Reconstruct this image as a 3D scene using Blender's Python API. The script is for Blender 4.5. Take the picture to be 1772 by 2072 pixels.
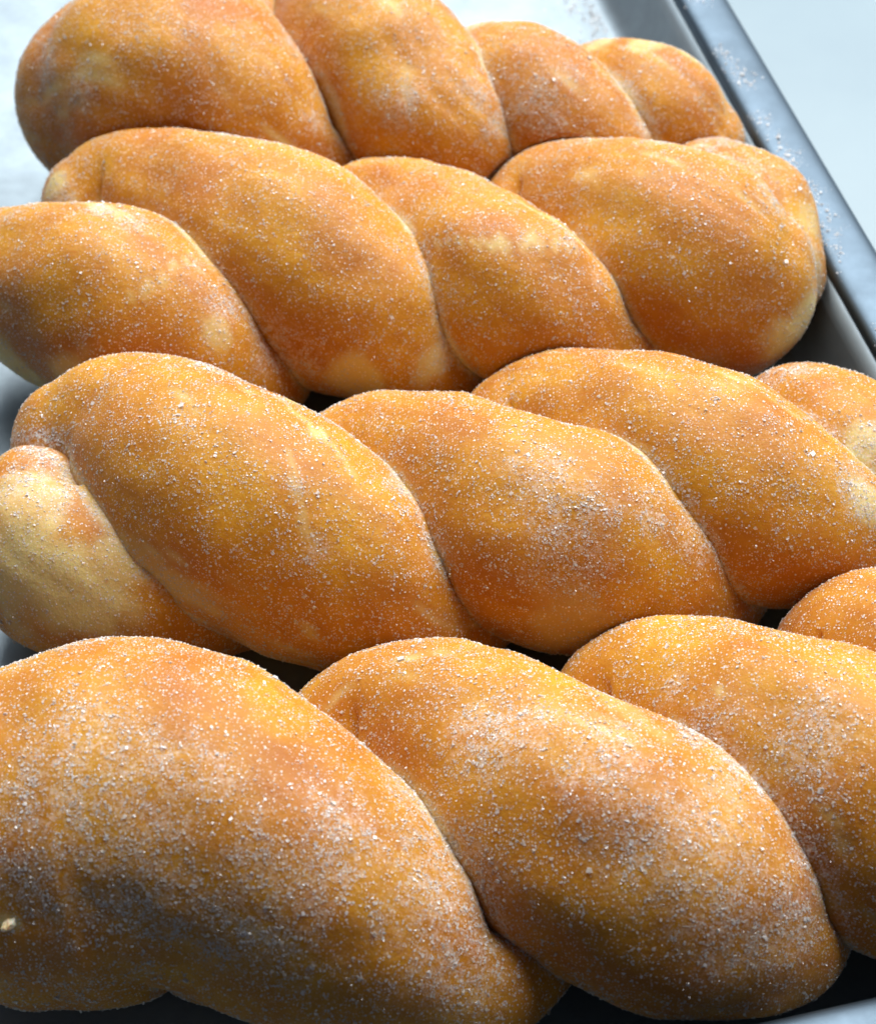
import bpy, math
import numpy as np
from mathutils import Vector

# ------------------------------------------------------------------ camera, light, exposure
# All coordinates below are written in centimetres and scaled to metres with CM.
CM = 0.01
scene = bpy.context.scene
for o in list(bpy.data.objects):
    bpy.data.objects.remove(o)
COL = scene.collection

PITCH = math.radians(47.0)
cam_data = bpy.data.cameras.new('camera')
cam = bpy.data.objects.new('camera', cam_data)
COL.objects.link(cam)
cam.location = (0.0, -27.0753 * CM, 32.0347 * CM)
cam.rotation_euler = (math.pi / 2 - PITCH, 0, 0)
cam_data.sensor_fit = 'HORIZONTAL'
cam_data.sensor_width = 36.0
cam_data.lens = 36.0 * 4323.0 / 1772.0
cam_data.clip_start = 0.01
cam_data.clip_end = 50
cam_data.dof.use_dof = True
cam_data.dof.focus_distance = 0.372
cam_data.dof.aperture_fstop = 34
scene.camera = cam

world = bpy.data.worlds.new('World')
scene.world = world
world.use_nodes = True
bg = world.node_tree.nodes['Background']
bg.inputs['Color'].default_value = (0.62, 0.72, 1.0, 1)
bg.inputs['Strength'].default_value = 0.09


def area_lamp(name, loc, target, sx, sy, power, color):
    d = bpy.data.lights.new(name, 'AREA')
    d.shape = 'RECTANGLE'
    d.size, d.size_y = sx, sy
    d.energy = power
    d.color = color
    o = bpy.data.objects.new(name, d)
    COL.objects.link(o)
    o.location = loc
    v = Vector(target) - Vector(loc)
    o.rotation_euler = v.to_track_quat('-Z', 'Y').to_euler()
    return o


area_lamp('shop_window_light', (-0.1, 2.0, 1.9), (0, 0.05, 0), 4.4, 2.0, 26, (0.76, 0.90, 1.0))
area_lamp('ceiling_light', (0.30, 0.74, 1.20), (0, 0.08, 0), 2.0, 1.2, 60, (1.0, 0.985, 0.96))

scene.cycles.max_bounces = 8
scene.cycles.diffuse_bounces = 5
scene.cycles.transparent_max_bounces = 6
scene.cycles.caustics_reflective = False
scene.cycles.caustics_refractive = False
scene.view_settings.view_transform = 'Standard'
scene.view_settings.look = 'None'
scene.view_settings.gamma = 1
scene.view_settings.use_curve_mapping = False
scene.view_settings.exposure = 0.0

# ------------------------------------------------------------------ helpers
RNG = np.random.default_rng(7)


def vnoise(p, scale, seed=0):
    """smooth value noise in 0..1 for an (N,3) array"""
    q = p * scale + seed * 17.31
    i = np.floor(q).astype(np.int64)
    f = q - i
    f = f * f * (3 - 2 * f)
    out = np.zeros(len(p))
    for dx in (0, 1):
        for dy in (0, 1):
            for dz in (0, 1):
                a = (i[:, 0] + dx) * 73856093 ^ (i[:, 1] + dy) * 19349663 ^ (i[:, 2] + dz) * 83492791 ^ (seed * 2654435761)
                a = (a ^ (a >> 13)) * 1274126177 & 0x7fffffff
                a = ((a ^ (a >> 16)) & 0xffff) / 65535.0
                w = (f[:, 0] if dx else 1 - f[:, 0]) * (f[:, 1] if dy else 1 - f[:, 1]) * (f[:, 2] if dz else 1 - f[:, 2])
                out += a * w
    return out


def fbm(p, scale, seed=0, octaves=3):
    s, a, t = 0, 1.0, 0
    for k in range(octaves):
        s = s + a * vnoise(p, scale * 2 ** k, seed + k)
        t += a
        a *= 0.5
    return s / t


def sstep(a, b, x):
    t = np.clip((x - a) / (b - a), 0, 1)
    return t * t * (3 - 2 * t)


def make_mesh(name, verts_cm, faces, mat, parent=None, smooth=True, attrs=None):
    """verts in cm; faces is a list of (M,k) int arrays"""
    me = bpy.data.meshes.new(name)
    v = np.asarray(verts_cm, dtype=np.float64) * CM
    faces = [np.asarray(f, dtype=np.int32) for f in faces if len(f)]
    loops = np.concatenate([f.ravel() for f in faces])
    sizes = np.concatenate([np.full(len(f), f.shape[1], dtype=np.int32) for f in faces])
    starts = np.concatenate([[0], np.cumsum(sizes)[:-1]]).astype(np.int32)
    me.vertices.add(len(v))
    me.vertices.foreach_set('co', v.astype(np.float32).ravel())
    me.loops.add(len(loops))
    me.loops.foreach_set('vertex_index', loops)
    me.polygons.add(len(sizes))
    me.polygons.foreach_set('loop_start', starts)
    me.polygons.foreach_set('loop_total', sizes)
    me.polygons.foreach_set('use_smooth', np.full(len(sizes), smooth, dtype=bool))
    me.update(calc_edges=True)
    for k, a in (attrs or {}).items():
        at = me.attributes.new(k, 'FLOAT', 'POINT')
        at.data.foreach_set('value', np.asarray(a, dtype=np.float32))
    me.materials.append(mat)
    o = bpy.data.objects.new(name, me)
    COL.objects.link(o)
    if parent:
        o.parent = parent
        o.matrix_parent_inverse = parent.matrix_world.inverted()
    return o


def empty(name, loc_cm, label, cat, group=None):
    o = bpy.data.objects.new(name, None)
    o.empty_display_size = 0.01
    COL.objects.link(o)
    o.location = Vector(loc_cm) * CM
    o['label'] = label
    o['category'] = cat
    if group:
        o['group'] = group
    bpy.context.view_layer.update()
    return o


# ------------------------------------------------------------------ materials
def new_mat(name):
    m = bpy.data.materials.new(name)
    m.use_nodes = True
    nt = m.node_tree
    b = nt.nodes['Principled BSDF']
    return m, nt, b


def node(nt, t, **kw):
    n = nt.nodes.new(t)
    for k, v in kw.items():
        if k.startswith('i_'):
            n.inputs[k[2:].replace('_', ' ')].default_value = v
        else:
            setattr(n, k, v)
    return n


def mixc(nt, fac, a, b):
    n = nt.nodes.new('ShaderNodeMix')
    n.data_type = 'RGBA'
    for sock, val in ((n.inputs[0], fac), (n.inputs[6], a), (n.inputs[7], b)):
        if hasattr(val, 'type') and hasattr(val, 'node'):
            nt.links.new(val, sock)
        else:
            sock.default_value = val
    return n.outputs[2]


def ramp(nt, src, p0, p1, c0=(0, 0, 0, 1), c1=(1, 1, 1, 1)):
    r = nt.nodes.new('ShaderNodeValToRGB')
    r.color_ramp.elements[0].position = p0
    r.color_ramp.elements[1].position = p1
    r.color_ramp.elements[0].color = c0
    r.color_ramp.elements[1].color = c1
    nt.links.new(src, r.inputs[0])
    return r.outputs[0]


def dough_material():
    m, nt, b = new_mat('fried_dough')
    L = nt.links.new
    tc = node(nt, 'ShaderNodeTexCoord')

    def noise(scale, detail=3, rough=0.55):
        n = node(nt, 'ShaderNodeTexNoise')
        n.inputs['Scale'].default_value = scale
        n.inputs['Detail'].default_value = detail
        n.inputs['Roughness'].default_value = rough
        L(tc.outputs['Object'], n.inputs['Vector'])
        return n.outputs['Fac']
    pale = node(nt, 'ShaderNodeAttribute', attribute_name='pale').outputs['Fac']
    brown = node(nt, 'ShaderNodeAttribute', attribute_name='brown').outputs['Fac']
    frost = node(nt, 'ShaderNodeAttribute', attribute_name='frost').outputs['Fac']
    big = ramp(nt, noise(45, 2), 0.32, 0.70)
    c = mixc(nt, big, (0.49, 0.180, 0.007, 1), (0.62, 0.305, 0.012, 1))
    c = mixc(nt, brown, c, (0.34, 0.085, 0.006, 1))
    fine = ramp(nt, noise(420, 3, 0.65), 0.40, 0.72)
    c = mixc(nt, mul(nt, fine, 0.35), c, (0.38, 0.11, 0.006, 1))
    c = mixc(nt, pale, c, (0.68, 0.54, 0.22, 1))
    # a film of the finest sugar, too small to build grain by grain
    vo = node(nt, 'ShaderNodeTexVoronoi')
    vo.inputs['Scale'].default_value = 1850
    L(tc.outputs['Object'], vo.inputs['Vector'])
    dot = ramp(nt, vo.outputs['Distance'], 0.22, 0.36, (1, 1, 1, 1), (0, 0, 0, 1))
    sep = node(nt, 'ShaderNodeSeparateColor')
    L(vo.outputs['Color'], sep.inputs[0])
    some = ramp(nt, sep.outputs[0], 0.35, 0.95)
    dust2 = ramp(nt, noise(260, 3, 0.65), 0.30, 0.70, (0.3, 0.3, 0.3, 1))
    fac = mul(nt, mul2(nt, mul2(nt, dot, some), dust2), 1.0)
    fac2 = mul2(nt, frost, mul2(nt, ramp(nt, noise(1500, 3, 0.75), 0.44, 0.60), ramp(nt, noise(430, 2, 0.6), 0.36, 0.56)))
    c = mixc(nt, fac, c, (0.90, 0.84, 0.78, 1))
    c = mixc(nt, mul(nt, fac2, 0.8), c, (0.88, 0.84, 0.82, 1))
    L(c, b.inputs['Base Color'])
    b.inputs['Roughness'].default_value = 0.55
    b.inputs['Specular IOR Level'].default_value = 0.35
    b.inputs['Sheen Weight'].default_value = 0.07      # the dusty bloom of the finest sugar
    b.inputs['Sheen Roughness'].default_value = 0.45
    b.inputs['Subsurface Weight'].default_value = 0.5
    b.inputs['Subsurface Radius'].default_value = (1.0, 0.45, 0.12)
    b.inputs['Subsurface Scale'].default_value = 0.005
    b1 = node(nt, 'ShaderNodeBump')
    b1.inputs['Strength'].default_value = 0.30
    b1.inputs['Distance'].default_value = 0.0005
    L(noise(900, 2, 0.7), b1.inputs['Height'])
    b2 = node(nt, 'ShaderNodeBump')
    b2.inputs['Strength'].default_value = 0.18
    b2.inputs['Distance'].default_value = 0.0012
    L(noise(210, 1, 0.5), b2.inputs['Height'])
    L(b1.outputs['Normal'], b2.inputs['Normal'])
    L(b2.outputs['Normal'], b.inputs['Normal'])
    return m


def mul(nt, src, k):
    n = node(nt, 'ShaderNodeMath', operation='MULTIPLY')
    nt.links.new(src, n.inputs[0])
    n.inputs[1].default_value = k
    return n.outputs[0]


def mul2(nt, a, b):
    n = node(nt, 'ShaderNodeMath', operation='MULTIPLY')
    nt.links.new(a, n.inputs[0])
    nt.links.new(b, n.inputs[1])
    return n.outputs[0]


def sugar_material():
    m, nt, b = new_mat('granulated_sugar')
    L = nt.links.new
    warm = node(nt, 'ShaderNodeAttribute', attribute_name='warm').outputs['Fac']
    c = mixc(nt, warm, (0.97, 0.96, 0.97, 1), (0.95, 0.76, 0.50, 1))
    L(c, b.inputs['Base Color'])
    lie = node(nt, 'ShaderNodeAttribute', attribute_name='lie')
    geo = node(nt, 'ShaderNodeNewGeometry')
    va = node(nt, 'ShaderNodeVectorMath', operation='ADD')
    L(lie.outputs['Vector'], va.inputs[0])
    L(geo.outputs['Normal'], va.inputs[1])
    vn = node(nt, 'ShaderNodeVectorMath', operation='NORMALIZE')
    L(va.outputs[0], vn.inputs[0])
    df = node(nt, 'ShaderNodeBsdfDiffuse')
    L(c, df.inputs['Color'])
    L(vn.outputs[0], df.inputs['Normal'])
    gl = node(nt, 'ShaderNodeBsdfGlossy')
    gl.inputs['Roughness'].default_value = 0.12
    body = node(nt, 'ShaderNodeMixShader')
    body.inputs[0].default_value = 0.14
    L(df.outputs[0], body.inputs[1])
    L(gl.outputs[0], body.inputs[2])
    tr = node(nt, 'ShaderNodeBsdfTransparent')
    mx = node(nt, 'ShaderNodeMixShader')
    mx.inputs[0].default_value = 0.40
    L(body.outputs[0], mx.inputs[1])
    L(tr.outputs[0], mx.inputs[2])
    L(mx.outputs[0], nt.nodes['Material Output'].inputs['Surface'])
    return m


def steel_material(name, color, rough, streak, metal=1.0):
    m, nt, b = new_mat(name)
    L = nt.links.new
    tc = node(nt, 'ShaderNodeTexCoord')
    b.inputs['Metallic'].default_value = metal
    mp = node(nt, 'ShaderNodeMapping')
    mp.inputs['Scale'].default_value = (streak, 1.0, 1.0)
    L(tc.outputs['Object'], mp.inputs['Vector'])
    n1 = node(nt, 'ShaderNodeTexNoise')
    n1.inputs['Scale'].default_value = 120
    n1.inputs['Detail'].default_value = 5
    L(mp.outputs[0], n1.inputs['Vector'])
    n2 = node(nt, 'ShaderNodeTexNoise')
    n2.inputs['Scale'].default_value = 60
    n2.inputs['Detail'].default_value = 6
    n2.inputs['Roughness'].default_value = 0.7
    L(tc.outputs['Object'], n2.inputs['Vector'])
    dark = tuple(x * 0.78 for x in color[:3]) + (1,)
    c = mixc(nt, ramp(nt, n2.outputs['Fac'], 0.35, 0.7), color, dark)
    L(c, b.inputs['Base Color'])
    r = node(nt, 'ShaderNodeMapRange')
    r.inputs['To Min'].default_value = rough * 0.75
    r.inputs['To Max'].default_value = rough * 1.3
    L(n2.outputs['Fac'], r.inputs['Value'])
    L(r.outputs[0], b.inputs['Roughness'])
    bp = node(nt, 'ShaderNodeBump')
    bp.inputs['Strength'].default_value = 0.12
    bp.inputs['Distance'].default_value = 0.0003
    L(n1.outputs['Fac'], bp.inputs['Height'])
    L(bp.outputs[0], b.inputs['Normal'])
    return m


def table_material():
    m, nt, b = new_mat('pale_worktop')
    L = nt.links.new
    tc = node(nt, 'ShaderNodeTexCoord')
    n = node(nt, 'ShaderNodeTexNoise')
    n.inputs['Scale'].default_value = 25
    n.inputs['Detail'].default_value = 5
    L(tc.outputs['Object'], n.inputs['Vector'])
    c = mixc(nt, ramp(nt, n.outputs['Fac'], 0.3, 0.75), (0.225, 0.305, 0.35, 1), (0.20, 0.275, 0.325, 1))
    L(c, b.inputs['Base Color'])
    b.inputs['Roughness'].default_value = 0.35
    return m


DOUGH = dough_material()
SUGAR = sugar_material()
STEEL = steel_material('brushed_steel', (0.29, 0.36, 0.41, 1), 0.46, 0.15, 0.5)
RIM_STEEL = steel_material('rim_steel', (0.12, 0.165, 0.21, 1), 0.5, 0.15)
WORKTOP = table_material()

# ------------------------------------------------------------------ worktop and tray
YAW = math.radians(13.7)
A = np.array([-math.sin(YAW), math.cos(YAW), 0])     # along the tray, away from the viewer
B = np.array([math.cos(YAW), math.sin(YAW), 0])      # across the tray, to the right
FLOOR_R, FLOOR_F = 8.9, -10.05                        # floor edge on the right and in front
FLOOR_L, FLOOR_B = FLOOR_R - 30.0, FLOOR_F + 43.0

TABLE_Z = -0.12
tv = [(-120, -18, TABLE_Z), (120, -18, TABLE_Z), (120, 160, TABLE_Z), (-120, 160, TABLE_Z),
      (-120, -18, TABLE_Z - 3), (120, -18, TABLE_Z - 3), (120, 160, TABLE_Z - 3), (-120, 160, TABLE_Z - 3)]
table = make_mesh('worktop', tv, [np.array([(0, 1, 2, 3), (7, 6, 5, 4), (0, 4, 5, 1), (1, 5, 6, 2), (2, 6, 7, 3), (3, 7, 4, 0)])],
                  WORKTOP, smooth=False)
table['kind'] = 'structure'
table['label'] = 'pale bluish white worktop under the metal tray'


def tray_outline(off, n=14):
    """rounded rectangle grown by off, counter-clockwise, in tray a,b coordinates"""
    r = 2.2 + off
    pts = []
    cs = [(FLOOR_R - 2.2, FLOOR_F + 2.2, -90), (FLOOR_R - 2.2, FLOOR_B - 2.2, 0),
          (FLOOR_L + 2.2, FLOOR_B - 2.2, 90), (FLOOR_L + 2.2, FLOOR_F + 2.2, 180)]
    for (cb, ca, a0) in cs:
        for k in range(n + 1):
            t = math.radians(a0 + 90 * k / n)
            pts.append(B * (cb + r * math.cos(t)) + A * (ca + r * math.sin(t)))
    return np.array(pts)


def sweep(profile):
    rings = [tray_outline(o) + np.array([0, 0, z]) for o, z in profile]
    n = len(rings[0])
    v = np.concatenate(rings)
    f = []
    for k in range(len(rings) - 1):
        i = np.arange(n)
        j = (i + 1) % n
        f.append(np.stack([k * n + i, k * n + j, (k + 1) * n + j, (k + 1) * n + i], 1))
    return v, np.concatenate(f), n


tray = empty('baking_tray', B * (FLOOR_R + FLOOR_L) / 2 + A * (FLOOR_F + FLOOR_B) / 2,
             'shallow steel baking tray with a rolled rim holding the sugared doughnuts', 'tray')
# floor: a flat sheet with thickness
o_in = tray_outline(0)
nf = len(o_in)
fv = np.concatenate([o_in, o_in + np.array([0, 0, -0.08])])
ff = np.stack([np.arange(nf), (np.arange(nf) + 1) % nf, nf + (np.arange(nf) + 1) % nf, nf + np.arange(nf)], 1)[:, ::-1]
floor = make_mesh('tray_floor', fv, [np.arange(nf)[None, :], (nf + np.arange(nf))[None, ::-1], ff], STEEL, tray, smooth=False)
# side wall: cove at the bottom, sloped wall, outside skin back down
prof = [(0.0, 0.0)]
for k in range(1, 8):
    t = math.radians(10 * k)
    prof.append((0.55 * math.sin(t), 0.55 * (1 - math.cos(t))))
prof += [(0.70, 0.85), (0.88, 1.50), (1.02, 2.05)]
inner = list(prof)
outer = [(o + 0.09, z - 0.03) for o, z in reversed(prof)]
v, f, n = sweep(inner + outer + [inner[0]])
make_mesh('side_wall', v, [f], STEEL, tray)
# rim: a rolled bead, flat on top
rp = []
for k in range(25):
    t = math.radians(200 - 360 * k / 24)
    c, s = math.cos(t), math.sin(t)
    rp.append((1.64 + 0.60 * math.copysign(abs(c) ** 0.8, c), 2.16 + 0.27 * math.copysign(abs(s) ** 0.7, s)))
v, f, n = sweep(rp)
make_mesh('rolled_rim', v, [f[:, ::-1]], RIM_STEEL, tray)

# ------------------------------------------------------------------ doughnuts
# centre line points and radii of the two strands of every twist: x, y, z, radius in cm
STRANDS = {
  'back': {
    'A': [
      (-7.74, 13.86, 2.3, 2.24), (-6.21, 13.18, 3.0, 2.7), (-4.41, 12.1, 2.7, 2.12), (-2.8, 12.21, 1.5, 1.25),
      (-1.01, 14.42, 1.4, 1.06), (0.63, 14.71, 1.9, 1.29), (1.85, 13.18, 2.8, 1.62), (3.39, 11.91, 2.5, 1.39),
      (4.69, 12.08, 1.6, 1.08),
    ],
    'B': [
      (-7.43, 13.92, 1.7, 1.91), (-5.53, 12.3, 1.5, 1.59), (-3.19, 16.68, 2.0, 1.68), (-1.62, 14.43, 3.0, 1.97),
      (0.04, 12.01, 2.7, 1.67), (1.3, 12.4, 1.5, 1.03), (2.5, 14.09, 1.5, 0.93), (3.55, 14.61, 1.9, 1.11),
      (5.01, 12.83, 2.5, 1.49), (5.8, 12.3, 2.0, 1.26),
    ],
  },
  'second': {
    'A': [
      (-8.95, 7.31, 2.3, 1.46), (-7.06, 6.0, 2.9, 1.98), (-5.55, 5.25, 2.6, 1.83), (-4.16, 5.13, 1.5, 1.43),
      (-2.84, 7.87, 1.4, 1.07), (-1.49, 9.94, 1.9, 1.26), (1.01, 6.66, 3.0, 1.76), (2.17, 5.65, 2.7, 1.6),
      (3.76, 5.77, 1.6, 1.08), (5.66, 10.51, 2.0, 1.05), (6.64, 9.62, 2.3, 1.41), (7.14, 7.82, 2.0, 1.22),
    ],
    'B': [
      (-7.65, 9.9, 2.0, 1.26), (-6.37, 9.99, 2.3, 1.63), (-3.52, 7.41, 3.1, 2.05), (-1.61, 6.1, 2.6, 1.86),
      (0.14, 5.57, 1.5, 1.03), (1.22, 7.87, 1.4, 0.96), (2.46, 10.11, 1.9, 1.54), (5.05, 7.29, 3.0, 2.15),
      (6.35, 6.77, 2.5, 1.78),
    ],
  },
  'third': {
    'A': [
      (-6.95, 2.12, 2.3, 1.52), (-5.88, 1.99, 2.7, 1.83), (-3.81, 0.08, 3.2, 2.15), (-1.79, -0.93, 2.5, 1.87),
      (-0.24, -1.34, 1.4, 1.39), (1.09, 0.66, 1.4, 1.34), (1.92, 3.34, 1.9, 1.43), (4.63, 1.23, 3.0, 2.0),
      (6.76, 0.13, 2.6, 1.67), (8.24, 0.13, 1.7, 1.13),
    ],
    'B': [
      (-7.47, 0.82, 2.2, 1.42), (-7.35, -0.01, 2.0, 1.7), (-5.45, -0.78, 1.6, 1.58), (-3.1, 0.4, 1.4, 1.43),
      (-1.22, 2.24, 1.9, 1.51), (1.54, -0.3, 3.0, 1.94), (3.29, -0.61, 2.5, 1.88), (4.81, -0.61, 1.4, 1.31),
      (6.19, 1.97, 1.4, 1.17), (6.97, 3.34, 1.9, 1.24), (7.81, 2.05, 2.5, 1.49), (8.67, 1.08, 2.2, 1.33),
    ],
  },
  'front': {
    'A': [
      (-6.84, -6.9, 2.5, 2.7), (-5.17, -6.79, 2.9, 2.89), (-3.57, -7.24, 3.2, 2.55), (-1.24, -8.49, 2.5, 1.98),
      (0.75, -9.05, 1.5, 1.04), (2.66, -6.2, 1.4, 1.02), (3.55, -3.71, 1.9, 1.49), (5.99, -5.81, 3.0, 2.07),
      (7.89, -7.31, 2.6, 1.78), (9.08, -7.49, 1.7, 1.32),
    ],
    'B': [
      (-3.81, -8.03, 1.5, 1.31), (-2.42, -6.2, 1.4, 1.27), (-0.75, -4.31, 1.9, 1.65), (2.02, -6.86, 3.0, 2.12),
      (4.35, -8.12, 2.5, 2.01), (5.74, -8.12, 1.5, 1.06), (6.86, -5.17, 1.4, 1.04), (7.54, -2.75, 1.9, 1.52),
      (8.67, -3.92, 2.6, 1.68), (9.78, -5.33, 2.2, 1.44),
    ],
  },
}
PALE = {
  'back': [
    (0.84, 14.87, 3.78, 0.6, 0.4), (3.75, 14.42, 3.32, 0.6, 0.75), (4.64, 13.69, 3.78, 0.5, 0.7), (5.76, 13.49, 3.66, 0.5, 0.6),
    (-7.94, 11.41, 4.15, 0.15, 0.5), (-8.02, 11.42, 4.06, 0.15, 0.5), (-8.1, 11.44, 3.96, 0.15, 0.5), (-8.19, 11.46, 3.86, 0.15, 0.5),
    (-8.27, 11.49, 3.76, 0.15, 0.5), (-8.36, 11.52, 3.65, 0.15, 0.5), (-8.44, 11.56, 3.54, 0.15, 0.5), (-8.53, 11.61, 3.42, 0.15, 0.5),
  ],
  'second': [
    (-8.81, 4.75, 1.58, 1.2, 1.0), (-8.17, 4.63, 1.69, 0.9, 1.0), (-7.33, 3.87, 2.83, 0.6, 0.8), (-4.39, 4.29, 3.7, 0.35, 0.6),
    (-8.31, 9.69, 3.06, 0.35, 0.9), (7.73, 5.68, 2.78, 0.6, 1.0), (7.2, 5.21, 2.53, 0.5, 1.0), (-1.65, 4.22, 2.36, 0.7, 0.8),
    (-0.26, 4.36, 2.63, 0.5, 0.7), (1.12, 5.71, 4.72, 0.22, 0.7), (1.9, 5.71, 4.71, 0.22, 0.7), (7.91, 8.37, 3.04, 0.4, 0.5),
    (-0.16, 6.26, 4.26, 0.1, 0.4), (-0.03, 6.19, 4.34, 0.1, 0.4), (0.09, 6.12, 4.4, 0.1, 0.4), (0.21, 6.07, 4.47, 0.1, 0.4),
    (0.34, 6.02, 4.52, 0.1, 0.4), (0.48, 5.94, 4.58, 0.1, 0.4), (0.63, 5.86, 4.62, 0.1, 0.4), (0.78, 5.8, 4.66, 0.1, 0.4),
    (0.92, 5.75, 4.69, 0.1, 0.4), (1.09, 5.7, 4.71, 0.1, 0.4), (1.26, 5.66, 4.73, 0.1, 0.4), (1.43, 5.63, 4.73, 0.1, 0.4),
    (1.6, 5.62, 4.73, 0.1, 0.4), (1.78, 5.63, 4.72, 0.1, 0.4), (1.95, 5.66, 4.69, 0.1, 0.4), (2.12, 5.71, 4.65, 0.1, 0.4),
    (2.3, 5.78, 4.6, 0.1, 0.4), (2.43, 5.82, 4.54, 0.1, 0.4), (2.55, 5.89, 4.48, 0.1, 0.4), (2.69, 5.97, 4.39, 0.1, 0.4),
    (-5.94, 4.41, 4.43, 0.09, 0.4), (-5.84, 4.48, 4.46, 0.09, 0.4), (-5.75, 4.56, 4.49, 0.09, 0.4), (-5.66, 4.65, 4.51, 0.09, 0.4),
    (-5.57, 4.74, 4.53, 0.09, 0.4), (-5.46, 4.87, 4.54, 0.09, 0.4), (-5.35, 5.02, 4.54, 0.09, 0.4), (-5.25, 5.18, 4.53, 0.09, 0.4),
    (-5.14, 5.37, 4.5, 0.09, 0.4), (-5.04, 5.59, 4.44, 0.09, 0.4), (-4.95, 5.88, 4.32, 0.09, 0.4), (-4.88, 6.26, 4.13, 0.09, 0.4),
    (-8.96, 9.94, 2.45, 0.15, 0.45), (-8.81, 9.89, 2.49, 0.15, 0.45), (-8.6, 9.56, 2.76, 0.15, 0.45), (-8.43, 9.42, 2.87, 0.15, 0.45),
    (-8.28, 9.34, 2.94, 0.15, 0.45), (-8.13, 9.26, 2.97, 0.15, 0.45), (-7.99, 9.19, 3.0, 0.15, 0.45), (-7.84, 9.14, 3.01, 0.15, 0.45),
    (-7.71, 9.09, 3.02, 0.15, 0.45), (-7.17, 7.13, 4.54, 0.15, 0.45), (-7.01, 6.93, 4.65, 0.15, 0.45), (-6.86, 6.8, 4.7, 0.15, 0.45),
    (-6.72, 6.7, 4.73, 0.15, 0.45), (-6.59, 6.59, 4.76, 0.15, 0.45), (-6.45, 6.5, 4.77, 0.15, 0.45), (-6.32, 6.42, 4.76, 0.15, 0.45),
  ],
  'third': [
    (-7.55, -0.2, 3.69, 1.0, 0.55), (-7.68, -1.45, 2.92, 1.2, 0.9), (-6.75, -1.77, 2.88, 1.0, 0.95), (-6.03, -2.04, 2.65, 0.8, 0.9),
    (-5.77, -1.49, 3.1, 0.7, 0.7), (7.92, 1.1, 3.8, 0.45, 0.9), (7.96, -0.35, 3.71, 0.5, 0.8), (2.33, -2.57, 2.73, 0.9, 0.5),
    (-2.19, 0.29, 4.86, 0.25, 0.8), (-2.69, 1.18, 4.68, 0.22, 0.8), (-2.99, 1.04, 4.94, 0.1, 0.45), (-2.9, 0.95, 4.95, 0.1, 0.45),
    (-2.82, 0.86, 4.95, 0.1, 0.45), (-2.74, 0.78, 4.95, 0.1, 0.45), (-2.65, 0.71, 4.95, 0.1, 0.45), (-2.58, 0.63, 4.95, 0.1, 0.45),
    (-2.51, 0.56, 4.94, 0.1, 0.45), (-2.44, 0.49, 4.93, 0.1, 0.45), (-2.37, 0.42, 4.92, 0.1, 0.45), (-2.29, 0.32, 4.91, 0.1, 0.45),
    (-2.21, 0.22, 4.89, 0.1, 0.45), (-2.13, 0.14, 4.87, 0.1, 0.45), (-2.05, 0.05, 4.85, 0.1, 0.45), (-1.97, -0.05, 4.82, 0.1, 0.45),
    (-1.89, -0.15, 4.79, 0.1, 0.45), (-1.81, -0.24, 4.76, 0.1, 0.45), (-1.73, -0.32, 4.72, 0.1, 0.45), (-1.66, -0.41, 4.69, 0.1, 0.45),
    (-1.6, -0.5, 4.65, 0.1, 0.45), (-1.53, -0.58, 4.61, 0.1, 0.45), (-2.59, -0.58, 5.1, 0.08, 0.35), (-2.57, -0.68, 5.08, 0.08, 0.35),
    (-2.55, -0.77, 5.06, 0.08, 0.35), (-2.53, -0.87, 5.03, 0.08, 0.35), (-2.51, -0.96, 5.0, 0.08, 0.35), (-2.5, -1.05, 4.96, 0.08, 0.35),
    (-2.49, -1.14, 4.93, 0.08, 0.35), (-2.49, -1.22, 4.89, 0.08, 0.35), (-2.48, -1.3, 4.85, 0.08, 0.35), (-2.43, -1.41, 4.78, 0.08, 0.35),
    (-2.39, -1.52, 4.71, 0.08, 0.35), (-2.34, -1.63, 4.63, 0.08, 0.35), (-2.3, -1.73, 4.55, 0.08, 0.35), (-2.27, -1.81, 4.48, 0.08, 0.35),
    (-2.24, -1.89, 4.41, 0.08, 0.35), (-2.2, -1.97, 4.33, 0.08, 0.35),
  ],
  'front': [
    (4.62, -5.45, 4.67, 0.18, 0.6), (-6.57, -9.4, 3.7, 0.25, 1.0), (2.77, -5.59, 4.53, 0.25, 0.3), (2.84, -5.71, 4.59, 0.25, 0.3),
    (2.91, -5.81, 4.64, 0.25, 0.3), (2.98, -5.9, 4.67, 0.25, 0.3), (3.05, -5.98, 4.7, 0.25, 0.3), (3.12, -6.11, 4.76, 0.25, 0.3),
    (3.19, -6.23, 4.8, 0.25, 0.3), (3.26, -6.34, 4.83, 0.25, 0.3), (3.33, -6.45, 4.86, 0.25, 0.3), (3.4, -6.55, 4.88, 0.25, 0.3),
    (3.47, -6.64, 4.89, 0.25, 0.3), (3.54, -6.73, 4.9, 0.25, 0.3),
  ],
}
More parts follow.
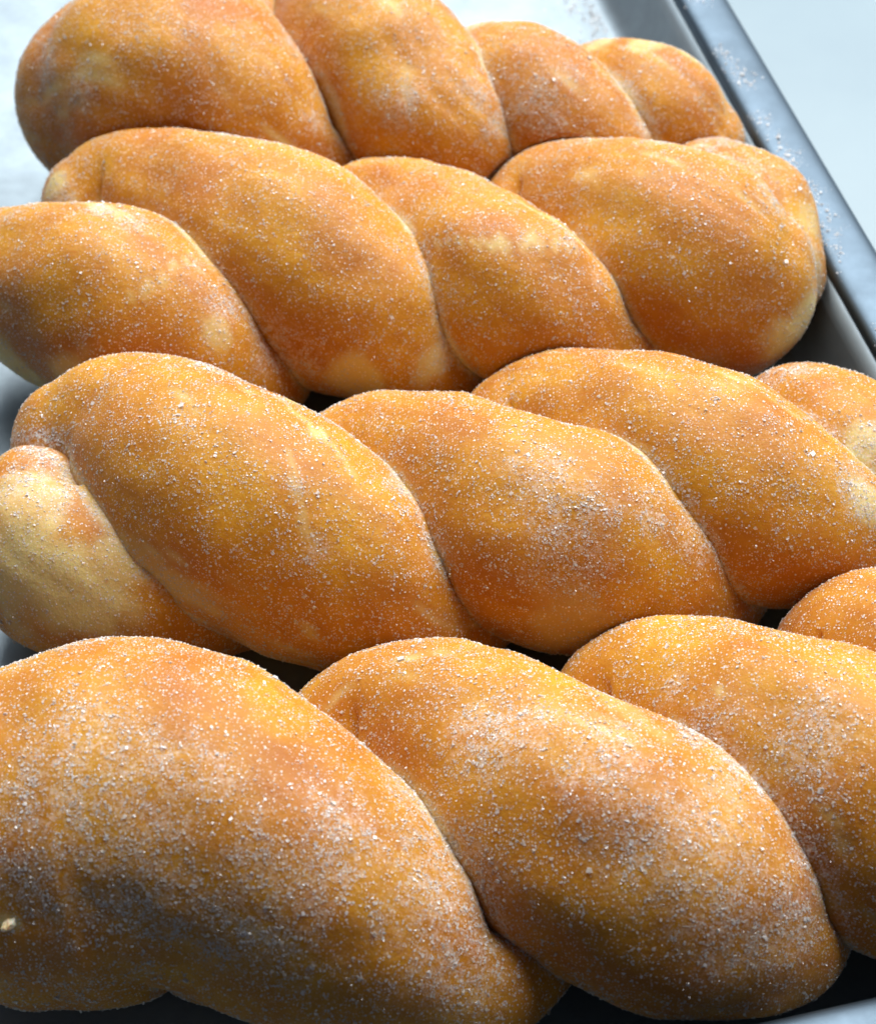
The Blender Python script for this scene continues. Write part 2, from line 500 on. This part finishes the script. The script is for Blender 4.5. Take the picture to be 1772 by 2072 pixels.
HOT = {
  'back': [
    (-8.99, 12.69, 4.02, 0.6), (-7.94, 11.47, 4.24, 0.5), (-3.25, 12.86, 4.43, 0.45), (-2.57, 11.33, 3.54, 0.4),
    (-0.82, 11.25, 4.13, 0.6), (0.8, 11.49, 4.09, 0.4), (1.35, 11.14, 3.42, 0.35), (2.1, 11.54, 3.92, 0.8),
    (4.12, 12.33, 3.62, 0.4), (4.54, 11.61, 3.34, 0.4),
  ],
  'second': [
    (-6.08, 6.24, 4.76, 0.45), (-6.82, 6.67, 4.75, 0.4), (-8.16, 9.24, 2.95, 0.4), (-4.78, 5.47, 4.28, 0.4),
    (-4.28, 4.89, 3.88, 0.5), (0.24, 4.67, 2.61, 0.4), (5.97, 10.59, 3.44, 0.55), (4.83, 9.37, 4.55, 0.5),
    (6.48, 9.4, 3.69, 0.5), (6.89, 7.32, 4.55, 0.5), (2.51, 6.13, 4.49, 0.35), (3.2, 5.46, 3.91, 0.3),
    (-3.44, 4.83, 3.01, 0.7), (-2.84, 4.54, 2.74, 0.7),
  ],
  'third': [
    (-4.06, 2.58, 4.65, 0.6), (-3.57, 2.23, 4.75, 0.4), (-7.29, 1.18, 3.59, 0.7), (-7.52, 0.27, 3.72, 0.7),
    (-6.85, -0.14, 3.63, 0.5), (-2.17, -2.1, 4.19, 0.3), (-2.48, -1.22, 4.89, 0.25), (-0.05, -1.4, 3.4, 0.4),
    (-0.77, -0.36, 3.99, 0.35), (3.73, -0.91, 4.44, 0.5), (3.89, -1.3, 4.22, 0.45), (4.75, -1.29, 3.55, 0.5),
    (6.39, 3.72, 2.96, 0.5), (6.89, 3.38, 3.42, 0.5), (7.68, -0.2, 3.96, 0.6), (8.07, 1.28, 3.88, 0.4),
    (1.86, -0.9, 4.94, 0.9), (2.28, -1.75, 4.57, 1.2),
  ],
  'front': [
    (6.15, -1.77, 2.45, 0.3), (3.88, -5.06, 4.18, 0.4), (4.27, -6.21, 4.22, 0.9), (4.8, -7.14, 4.42, 0.8),
    (5.87, -6.75, 4.94, 0.9), (-5.57, -7.33, 5.71, 0.9), (-5.9, -8.04, 5.41, 1.4), (-6.19, -8.88, 4.68, 1.4),
    (-4.37, -8.18, 5.6, 1.2), (-3.48, -7.95, 5.67, 0.6), (-4.74, -9.26, 4.58, 1.6), (-2.87, -9.59, 4.42, 1.6),
    (-1.4, -8.57, 4.88, 1.0), (0.11, -8.83, 3.92, 1.4), (0.49, -9.68, 3.15, 1.2), (0.89, -6.5, 4.87, 1.0),
    (2.4, -7.38, 5.15, 0.9), (4.02, -8.64, 4.71, 1.3), (4.62, -9.38, 4.08, 1.3), (5.42, -9.38, 3.67, 1.0),
    (3.11, -8.55, 4.84, 0.9), (-0.52, -7.4, 4.25, 0.6), (5.82, -8.35, 3.87, 0.6),
  ],
}
CRUMBS = [('front', -6.61, -9.41, 3.65)]


def catmull(P, n=40):
    P = np.array(P, dtype=float)
    P = np.vstack([2 * P[0] - P[1], P, 2 * P[-1] - P[-2]])
    o = []
    for i in range(1, len(P) - 2):
        a, b, c, d = P[i - 1:i + 3]
        t = np.linspace(0, 1, n, endpoint=False)[:, None]
        o.append(.5 * ((2 * b) + (-a + c) * t + (2 * a - 5 * b + 4 * c - d) * t * t + (-a + 3 * b - 3 * c + d) * t ** 3))
    o.append(P[-2][None])
    P = np.concatenate(o)
    d = np.concatenate([[0], np.cumsum(np.linalg.norm(np.diff(P[:, :3], axis=0), axis=1))])
    s = np.linspace(0, d[-1], int(d[-1] / 0.11))
    P = np.stack([np.interp(s, d, P[:, k]) for k in range(4)], 1)
    ker = np.hanning(15)
    ker /= ker.sum()
    Q = np.stack([np.convolve(np.pad(P[:, k], 7, mode='reflect', reflect_type='odd'), ker, 'valid') for k in range(4)], 1)
    return Q


AROUND = 84


def strand_tube(Q, seed):
    """swept tube with rounded ends; returns vertices, faces, (u, around) coordinates"""
    T = np.gradient(Q[:, :3], axis=0)
    T /= np.linalg.norm(T, axis=1)[:, None]
    # rounded ends
    def cap(c, t, r, sign):
        out = []
        for ph in np.radians(np.linspace(8, 86, 13)):
            out.append((c + sign * t * r * 0.85 * math.sin(ph), r * math.cos(ph)))
        return out
    c0 = cap(Q[0, :3], T[0], Q[0, 3], -1)[::-1]
    c1 = cap(Q[-1, :3], T[-1], Q[-1, 3], 1)
    cen = np.concatenate([np.array([c for c, r in c0]), Q[:, :3], np.array([c for c, r in c1])])
    rad = np.concatenate([[r for c, r in c0], Q[:, 3], [r for c, r in c1]])
    tan = np.concatenate([np.repeat(T[:1], len(c0), 0), T, np.repeat(T[-1:], len(c1), 0)])
    n = len(cen)
    N = np.zeros((n, 3))
    ref = np.array([0, 0, 1.0])
    x = ref - tan[0] * (ref @ tan[0])
    N[0] = x / np.linalg.norm(x)
    for i in range(1, n):
        x = N[i - 1] - tan[i] * (N[i - 1] @ tan[i])
        N[i] = x / np.linalg.norm(x)
    Bn = np.cross(tan, N)
    th = np.linspace(0, 2 * math.pi, AROUND, endpoint=False)
    dirs = N[:, None] * np.cos(th)[None, :, None] + Bn[:, None] * np.sin(th)[None, :, None]
    arc = np.concatenate([[0], np.cumsum(np.linalg.norm(np.diff(cen, axis=0), axis=1))])
    uu = np.repeat(arc, AROUND)
    # lumps along and across the strand, long shallow wrinkles that follow it
    base = (cen[:, None] + dirs * rad[:, None, None]).reshape(-1, 3)
    dflat = dirs.reshape(-1, 3)
    rr = np.repeat(rad, AROUND)
    lump = (fbm(base, 0.55, seed, 2) - 0.5) * 0.36 + (fbm(base, 1.7, seed + 5, 2) - 0.5) * 0.06
    thf = np.tile(th, n)
    wr = np.stack([np.cos(thf) * 2.2, np.sin(thf) * 2.2, uu * 0.22], 1)
    wn = vnoise(wr, 1.6, seed + 9)
    crease = np.exp(-((wn - 0.52) / 0.035) ** 2) * sstep(0.45, 0.7, vnoise(wr, 0.5, seed + 31))
    wrinkle = (vnoise(wr, 1.1, seed + 11) - 0.5) * 0.06 - crease * 0.035
    streak = 0.6 * vnoise(wr, 2.6, seed + 15) + 0.4 * vnoise(wr, 6.0, seed + 16)
    endfade = np.clip(rr / rr.max() * 1.6, 0, 1)
    verts = base + dflat * ((lump + wrinkle) * endfade)[:, None]
    # each lobe is rolled over the next one: its far right side rides up, its near left side dips
    side = np.stack([-tan[:, 1], tan[:, 0], np.zeros(n)], 1)
    side /= np.maximum(np.linalg.norm(side, axis=1), 1e-6)[:, None]
    side *= np.sign(side[:, 1] + 1e-9)[:, None]
    over = np.einsum('nkd,nd->nk', dirs, side) * rad[:, None]
    verts[:, 2] += 0.10 * over.reshape(-1) * sstep(1.4, 2.6, np.repeat(cen[:, 2], AROUND))
    i = np.arange(n - 1)[:, None] * AROUND
    j = np.arange(AROUND)[None]
    k = (j + 1) % AROUND
    q = np.stack([i + j, i + k, i + AROUND + k, i + AROUND + j], -1).reshape(-1, 4)
    v0, v1 = len(verts), len(verts) + 1
    verts = np.vstack([verts, cen[0] - tan[0] * rad[0] * 0.1, cen[-1] + tan[-1] * rad[-1] * 0.1])
    jj = np.arange(AROUND)
    tri = np.concatenate([np.stack([np.full(AROUND, v0), (jj + 1) % AROUND, jj], 1),
                          np.stack([np.full(AROUND, v1), (n - 1) * AROUND + jj, (n - 1) * AROUND + (jj + 1) % AROUND], 1)])
    crease = np.concatenate([crease, [0, 0]])
    return verts, q, tri, np.stack([crease, np.concatenate([streak, [0.5, 0.5]])], 1)


def dist_to(P, Q, chunk=20000):
    """signed distance to the swept balls Q, with the nearest centre"""
    best = np.empty(len(P))
    arg = np.empty(len(P), dtype=int)
    for s in range(0, len(P), chunk):
        d = np.sqrt(((P[s:s + chunk, None] - Q[None, :, :3]) ** 2).sum(2)) - Q[None, :, 3]
        a = d.argmin(1)
        arg[s:s + chunk] = a
        best[s:s + chunk] = d[np.arange(len(a)), a]
    return best, arg


def normals_of(v, q, tri):
    n = np.zeros_like(v)
    fn = np.cross(v[q[:, 2]] - v[q[:, 0]], v[q[:, 3]] - v[q[:, 1]])
    for k in range(4):
        np.add.at(n, q[:, k], fn)
    fn = np.cross(v[tri[:, 1]] - v[tri[:, 0]], v[tri[:, 2]] - v[tri[:, 0]])
    for k in range(3):
        np.add.at(n, tri[:, k], fn)
    return n / np.maximum(np.linalg.norm(n, axis=1), 1e-9)[:, None]


def wall_clearance(v):
    """push dough back inside the tray: right wall and front wall"""
    off = np.interp(v[:, 2], [0, 0.55, 1.5, 2.0, 2.5, 2.8], [0.0, 0.6, 0.86, 1.0, 1.0, 3.0]) - 0.06
    over = np.maximum(v @ B - (FLOOR_R + off), 0)
    v = v - B[None] * over[:, None]
    over = np.maximum((FLOOR_F - off) - v @ A, 0)
    return v + A[None] * over[:, None]


# sugar crystals: a jittered open box (10 triangles) and a jittered pyramid (4)
BOXV = np.array([(x, y, z) for x in (-1, 1) for y in (-1, 1) for z in (-1, 1)], dtype=float)
BOXF = np.array([(4, 6, 7, 5), (0, 4, 5, 1), (2, 3, 7, 6), (0, 2, 6, 4), (1, 5, 7, 3)])[:, :]
BOXV = BOXV[:, [1, 2, 0]]                              # the open side lies against the dough
PYRV = np.array([(1, 0, -0.6), (0, 1, -0.6), (-1, 0, -0.6), (0, -1, -0.6), (0, 0, 0.8)], dtype=float)
PYRF = np.array([(0, 1, 4), (1, 2, 4), (2, 3, 4), (3, 0, 4)])


def facing_rot(nrm, tilt):
    """random turn about the surface normal, plus a random tilt; columns are the grain's axes"""
    n = len(nrm)
    z = nrm + RNG.normal(0, tilt, (n, 3))
    z /= np.linalg.norm(z, axis=1)[:, None]
    x = np.cross(z, RNG.normal(size=(n, 3)))
    x /= np.maximum(np.linalg.norm(x, axis=1), 1e-6)[:, None]
    return np.stack([x, np.cross(z, x), z], 2)


def crystals(name, P, nrm, size, parent, warm=0.6):
    """one mesh of grains at P (cm) with half sizes size (cm)"""
    n = len(P)
    big = size > np.quantile(size, 0.80)
    V, F, C, W, off = [], [], [], [], 0
    for sel, bv, bf in ((big, BOXV * 0.72, BOXF), (~big, PYRV, PYRF)):
        m = int(sel.sum())
        if not m:
            continue
        loc = bv[None] * (1 + RNG.uniform(-0.28, 0.28, (m, len(bv), 3)))
        loc = loc * RNG.uniform(0.65, 1.25, (m, 1, 3)) * size[sel][:, None, None]
        loc[:, :, 2] *= np.where(RNG.random(m) < 0.08, 0.95, 0.45)[:, None]
        loc = np.einsum('nij,nkj->nki', facing_rot(nrm[sel], 0.35), loc) + P[sel][:, None]
        V.append(loc.reshape(-1, 3))
        F.append((bf[None] + (np.arange(m) * len(bv))[:, None, None] + off).reshape(-1, bf.shape[1]))
        C.append(np.repeat(RNG.uniform(0, 1, m) ** 1.5 * warm, len(bv)))
        W.append(np.repeat(nrm[sel], len(bv), 0))
        off += m * len(bv)
    o = make_mesh(name, np.concatenate(V), F, SUGAR, parent, smooth=False, attrs={'warm': np.concatenate(C)})
    at = o.data.attributes.new('lie', 'FLOAT_VECTOR', 'POINT')      # how the face the grain lies on is turned
    at.data.foreach_set('vector', (np.concatenate(W) * 2.5).astype(np.float32).ravel())
    o['kind'] = 'stuff'
    return o


INFO = {
    'back': ('sugared twisted doughnut farthest back, cut off by the top of the photo', 110000, 0.88),
    'second': ('sugared twisted doughnut second from the back, right end against the tray wall', 120000, 0.88),
    'third': ('sugared twisted doughnut directly behind the front one, third from the back', 125000, 0.92),
    'front': ('most thickly sugared twisted doughnut, nearest of the four, by the front rim', 150000, 0.95),
}
LINES = {k: {s: catmull(P) for s, P in d.items()} for k, d in STRANDS.items()}
ORDER = list(STRANDS)
CRUMB_AT = []
for di, key in enumerate(ORDER):
    lines = LINES[key]
    allq = np.vstack(list(lines.values()))
    root = empty('twisted_doughnut', (allq[:, 0].mean(), allq[:, 1].mean(), 0.0), INFO[key][0], 'doughnut',
                 'sugared twisted doughnuts laid in a row on the tray')
    others = np.vstack([np.vstack(list(LINES[k].values())) for k in ORDER if k != key])
    lo, hi = allq[:, 1].min() - 4, allq[:, 1].max() + 4
    others = others[(others[:, 1] > lo) & (others[:, 1] < hi)]
    built = {}
    for si, s in enumerate(lines):
        v, q, tri, crease = strand_tube(lines[s], 100 * di + 40 * si + 3)
        # soft dough gives way where two doughnuts touch
        for _ in range(3):
            d, a = dist_to(v, others)
            g = v - others[a, :3]
            g /= np.maximum(np.linalg.norm(g, axis=1), 1e-6)[:, None]
            v = v + g * (np.maximum(0.03 - d, 0) * 0.52)[:, None]
        v = wall_clearance(v)
        v[:, 2] = np.where(v[:, 2] < 0.25, 0.02 + 0.23 * np.exp((np.minimum(v[:, 2], 0.25) - 0.25) / 0.23), v[:, 2])
        built[s] = [v, q, tri, crease]
    # ---- put every mark on the surface itself
    skin = np.vstack([built[s][0] for s in lines])
    def snap(rows):
        return [tuple(skin[((skin - np.array(r[:3])) ** 2).sum(1).argmin()]) + tuple(r[3:]) for r in rows]
    PALE[key], HOT[key] = snap(PALE[key]), snap(HOT[key])
    for c in CRUMBS:
        if c[0] == key:
            CRUMB_AT.append((snap([c[1:]])[0], np.array(c[1:])))
    # ---- dough meshes
    pts, nrm, den = [], [], []
    for si, s in enumerate(lines):
        v, q, tri, crease = built[s]
        other = lines[[k for k in lines if k != s][0]]
        streak, crease = crease[:, 1], crease[:, 0]
        dB, _ = dist_to(v, other)
        pale = np.zeros(len(v))
        wob = fbm(v, 1.6, 50 + di, 3)
        for (x, y, z, r, w) in PALE[key]:
            d = np.linalg.norm(v - np.array([x, y, z]), axis=1) / r
            pale = np.maximum(pale, w * sstep(1.15, 0.55, d + (wob - 0.5) * 1.3))
        pale = np.maximum(pale, 0.75 * crease * sstep(0.4, 0.65, fbm(v, 1.1, 71, 2)))
        # pale unfried rim right along the joint between the strands
        joint = sstep(0.22, 0.02, np.abs(dB)) * sstep(0.42, 0.62, fbm(v, 0.9, 81 + di, 2))
        pale = np.clip(np.maximum(pale, 0.55 * joint), 0, 1)
        brown = sstep(0.50, 0.72, fbm(v, 0.75, 90 + di + si, 3)) * 0.28 + 0.28 * sstep(0.52, 0.26, streak)
        hot = np.zeros(len(v))
        for (x, y, z, r) in HOT[key]:
            d = np.linalg.norm(v - np.array([x, y, z]), axis=1) / r
            hot = np.maximum(hot, sstep(1.2, 0.3, d + (wob - 0.5) * 1.2))
        frost = np.clip(0.9 * sstep(0.25, 0.0, np.abs(dB)) * (0.35 + 0.65 * wob) + 0.42 * hot, 0, 1)
        # v is in world cm; the object is parented at the doughnut's base
        make_mesh('dough_strand', v, [q, tri], DOUGH, root, attrs={'pale': pale, 'brown': brown, 'frost': frost})
        # ---- where the sugar sits
        N = normals_of(v, q, tri)
        p0, p1, p2, p3 = (v[q[:, k]] for k in range(4))
        area = 0.5 * np.linalg.norm(np.cross(p2 - p0, p3 - p1), axis=1)
        ctr = (p0 + p1 + p2 + p3) / 4
        cn = N[q].mean(1)
        ok = (dB[q].mean(1) > -0.02) & (ctr[:, 2] > 0.35) & (cn[:, 2] > -0.75)
        clump = fbm(ctr, 2.6, 200 + di, 3)
        clump2 = fbm(ctr, 9.0, 230 + di, 2)
        dens = 0.55 + 1.0 * sstep(0.40, 0.72, clump) + 1.5 * sstep(0.52, 0.75, clump2)
        dens = dens + 4.2 * hot[q].mean(1) * sstep(0.32, 0.62, clump2) + 2.4 * sstep(0.22, 0.0, dB[q].mean(1))
        dens = dens * (0.8 + 0.8 * sstep(0.35, 0.68, streak[q].mean(1))) * area * ok
        pts.append(q)
        den.append((v, q, N, dens))
    total = sum(d[3].sum() for d in den)
    count = INFO[key][1]
    GP, GN, GS = [], [], []
    for (v, q, N, dens) in den:
        m = int(count * dens.sum() / total)
        pick = RNG.choice(len(q), m, p=dens / dens.sum())
        a, b = RNG.random((2, m, 1))
        f4 = v[q[pick]]
        n4 = N[q[pick]]
        w = [(1 - a) * (1 - b), a * (1 - b), a * b, (1 - a) * b]
        P = sum(w[k] * f4[:, k] for k in range(4))
        n_ = sum(w[k] * n4[:, k] for k in range(4))
        size = np.clip(np.exp(RNG.normal(math.log(0.0105), 0.42, m)), 0.005, 0.034) * INFO[key][2]
        big = RNG.random(m) < 0.025
        size[big] *= RNG.uniform(1.3, 1.9, big.sum())
        GP.append(P + n_ * (size * RNG.uniform(-0.1, 0.5, m))[:, None])
        GN.append(n_)
        GS.append(size)
    crystals('sugar_coating', np.concatenate(GP), np.concatenate(GN), np.concatenate(GS), root)

# ------------------------------------------------------------------ crumbs and lumps lying on the dough
def crumb_material(name, c0, c1):
    m, nt, b = new_mat(name)
    tc = node(nt, 'ShaderNodeTexCoord')
    n = node(nt, 'ShaderNodeTexNoise')
    n.inputs['Scale'].default_value = 900
    n.inputs['Detail'].default_value = 3
    nt.links.new(tc.outputs['Object'], n.inputs['Vector'])
    nt.links.new(mixc(nt, ramp(nt, n.outputs['Fac'], 0.35, 0.65), c0, c1), b.inputs['Base Color'])
    b.inputs['Roughness'].default_value = 0.6
    b.inputs['Subsurface Weight'].default_value = 0.3
    b.inputs['Subsurface Scale'].default_value = 0.002
    return m


CRUMB_MAT = crumb_material('dry_dough_crumb', (0.70, 0.52, 0.26, 1), (0.84, 0.76, 0.60, 1))
CR = [('dough_crumb', 'cream coloured dough crumb on the left of the front doughnut', 'crumb', 0.12, 0.6, CRUMB_MAT)]
import bmesh
order_crumbs = sorted(CRUMB_AT, key=lambda c: [tuple(k[1:]) for k in CRUMBS].index(tuple(c[1])))
for (pos, _), (nm, lab, cat, r, flat, mt) in zip(order_crumbs, CR):
    bm = bmesh.new()
    bmesh.ops.create_icosphere(bm, subdivisions=4, radius=1.0)
    cv = np.array([v.co[:] for v in bm.verts])
    cf = np.array([[v.index for v in f.verts] for f in bm.faces])
    bm.free()
    seed = int(abs(pos[0]) * 100) % 50 + 400
    rad_ = 0.45 + 1.0 * fbm(cv, 1.3, seed, 2) + 0.35 * (vnoise(cv, 5.0, seed + 7) - 0.5)
    cv = cv * rad_[:, None] * np.array([1.25, 0.8, flat]) * r
    a_ = RNG.uniform(0, 3)
    R2 = np.array([[math.cos(a_), -math.sin(a_), 0], [math.sin(a_), math.cos(a_), 0], [0, 0, 1]])
    cv = cv @ R2.T + np.array(pos[:3]) + np.array([0, -0.03, 0.05 * r])
    ob = make_mesh(nm, cv, [cf], mt)
    ob['label'] = lab
    ob['category'] = cat

# ------------------------------------------------------------------ loose sugar on the tray
def loose(name, label, n, b_of, a_rng, z_of, clump_scale, cut, size0, axes=(A, B)):
    a = RNG.uniform(*a_rng, n * 4)
    bo = b_of(n * 4)
    P = axes[0][None] * a[:, None] + axes[1][None] * bo[:, None]
    keep = fbm(P, clump_scale, 300, 3) > cut + RNG.normal(0, 0.05, len(P))
    P, bo = P[keep][:n], bo[keep][:n]
    size = np.clip(np.exp(RNG.normal(math.log(size0), 0.45, len(P))), 0.006, 0.045)
    P[:, 2] = z_of(bo) + size * 0.7
    o = crystals(name, P, np.tile([0.0, 0.0, 1.0], (len(P), 1)), size, None, 0.05)
    o['label'] = label
    o['category'] = 'sugar'
    return o


pr = np.array(inner)
wall_z = lambda b_: np.interp(b_ - FLOOR_R, pr[:, 0], pr[:, 1], left=0.0)
loose('spilled_sugar', 'loose sugar grains gathered along the bottom edge of the tray wall', 4200,
      lambda n: FLOOR_R + 0.1 - np.abs(RNG.normal(0, 0.55, n)), (-7.5, 24), wall_z, 1.3, 0.50, 0.014)
rim_top = lambda b_: 2.16 + 0.265 * np.clip(1 - np.abs((b_ - FLOOR_R - 1.64) / 0.60) ** 2.6, 0, 1) ** 0.4
loose('rim_sugar', 'sugar grains stuck on the right rim of the tray', 2600,
      lambda n: FLOOR_R + 1.45 + RNG.normal(0, 0.17, n), (-6, 24), rim_top, 1.1, 0.52, 0.013)
front_top = lambda a_: 2.16 + 0.265 * np.clip(1 - np.abs((FLOOR_F - a_ - 1.64) / 0.60) ** 2.6, 0, 1) ** 0.4
loose('front_rim_sugar', 'sugar heaped on the front rim by the bottom right corner', 2200,
      lambda n: FLOOR_F - 1.45 + RNG.normal(0, 0.2, n), (6.2, 9.5), front_top, 1.2, 0.42, 0.017, (B, A))
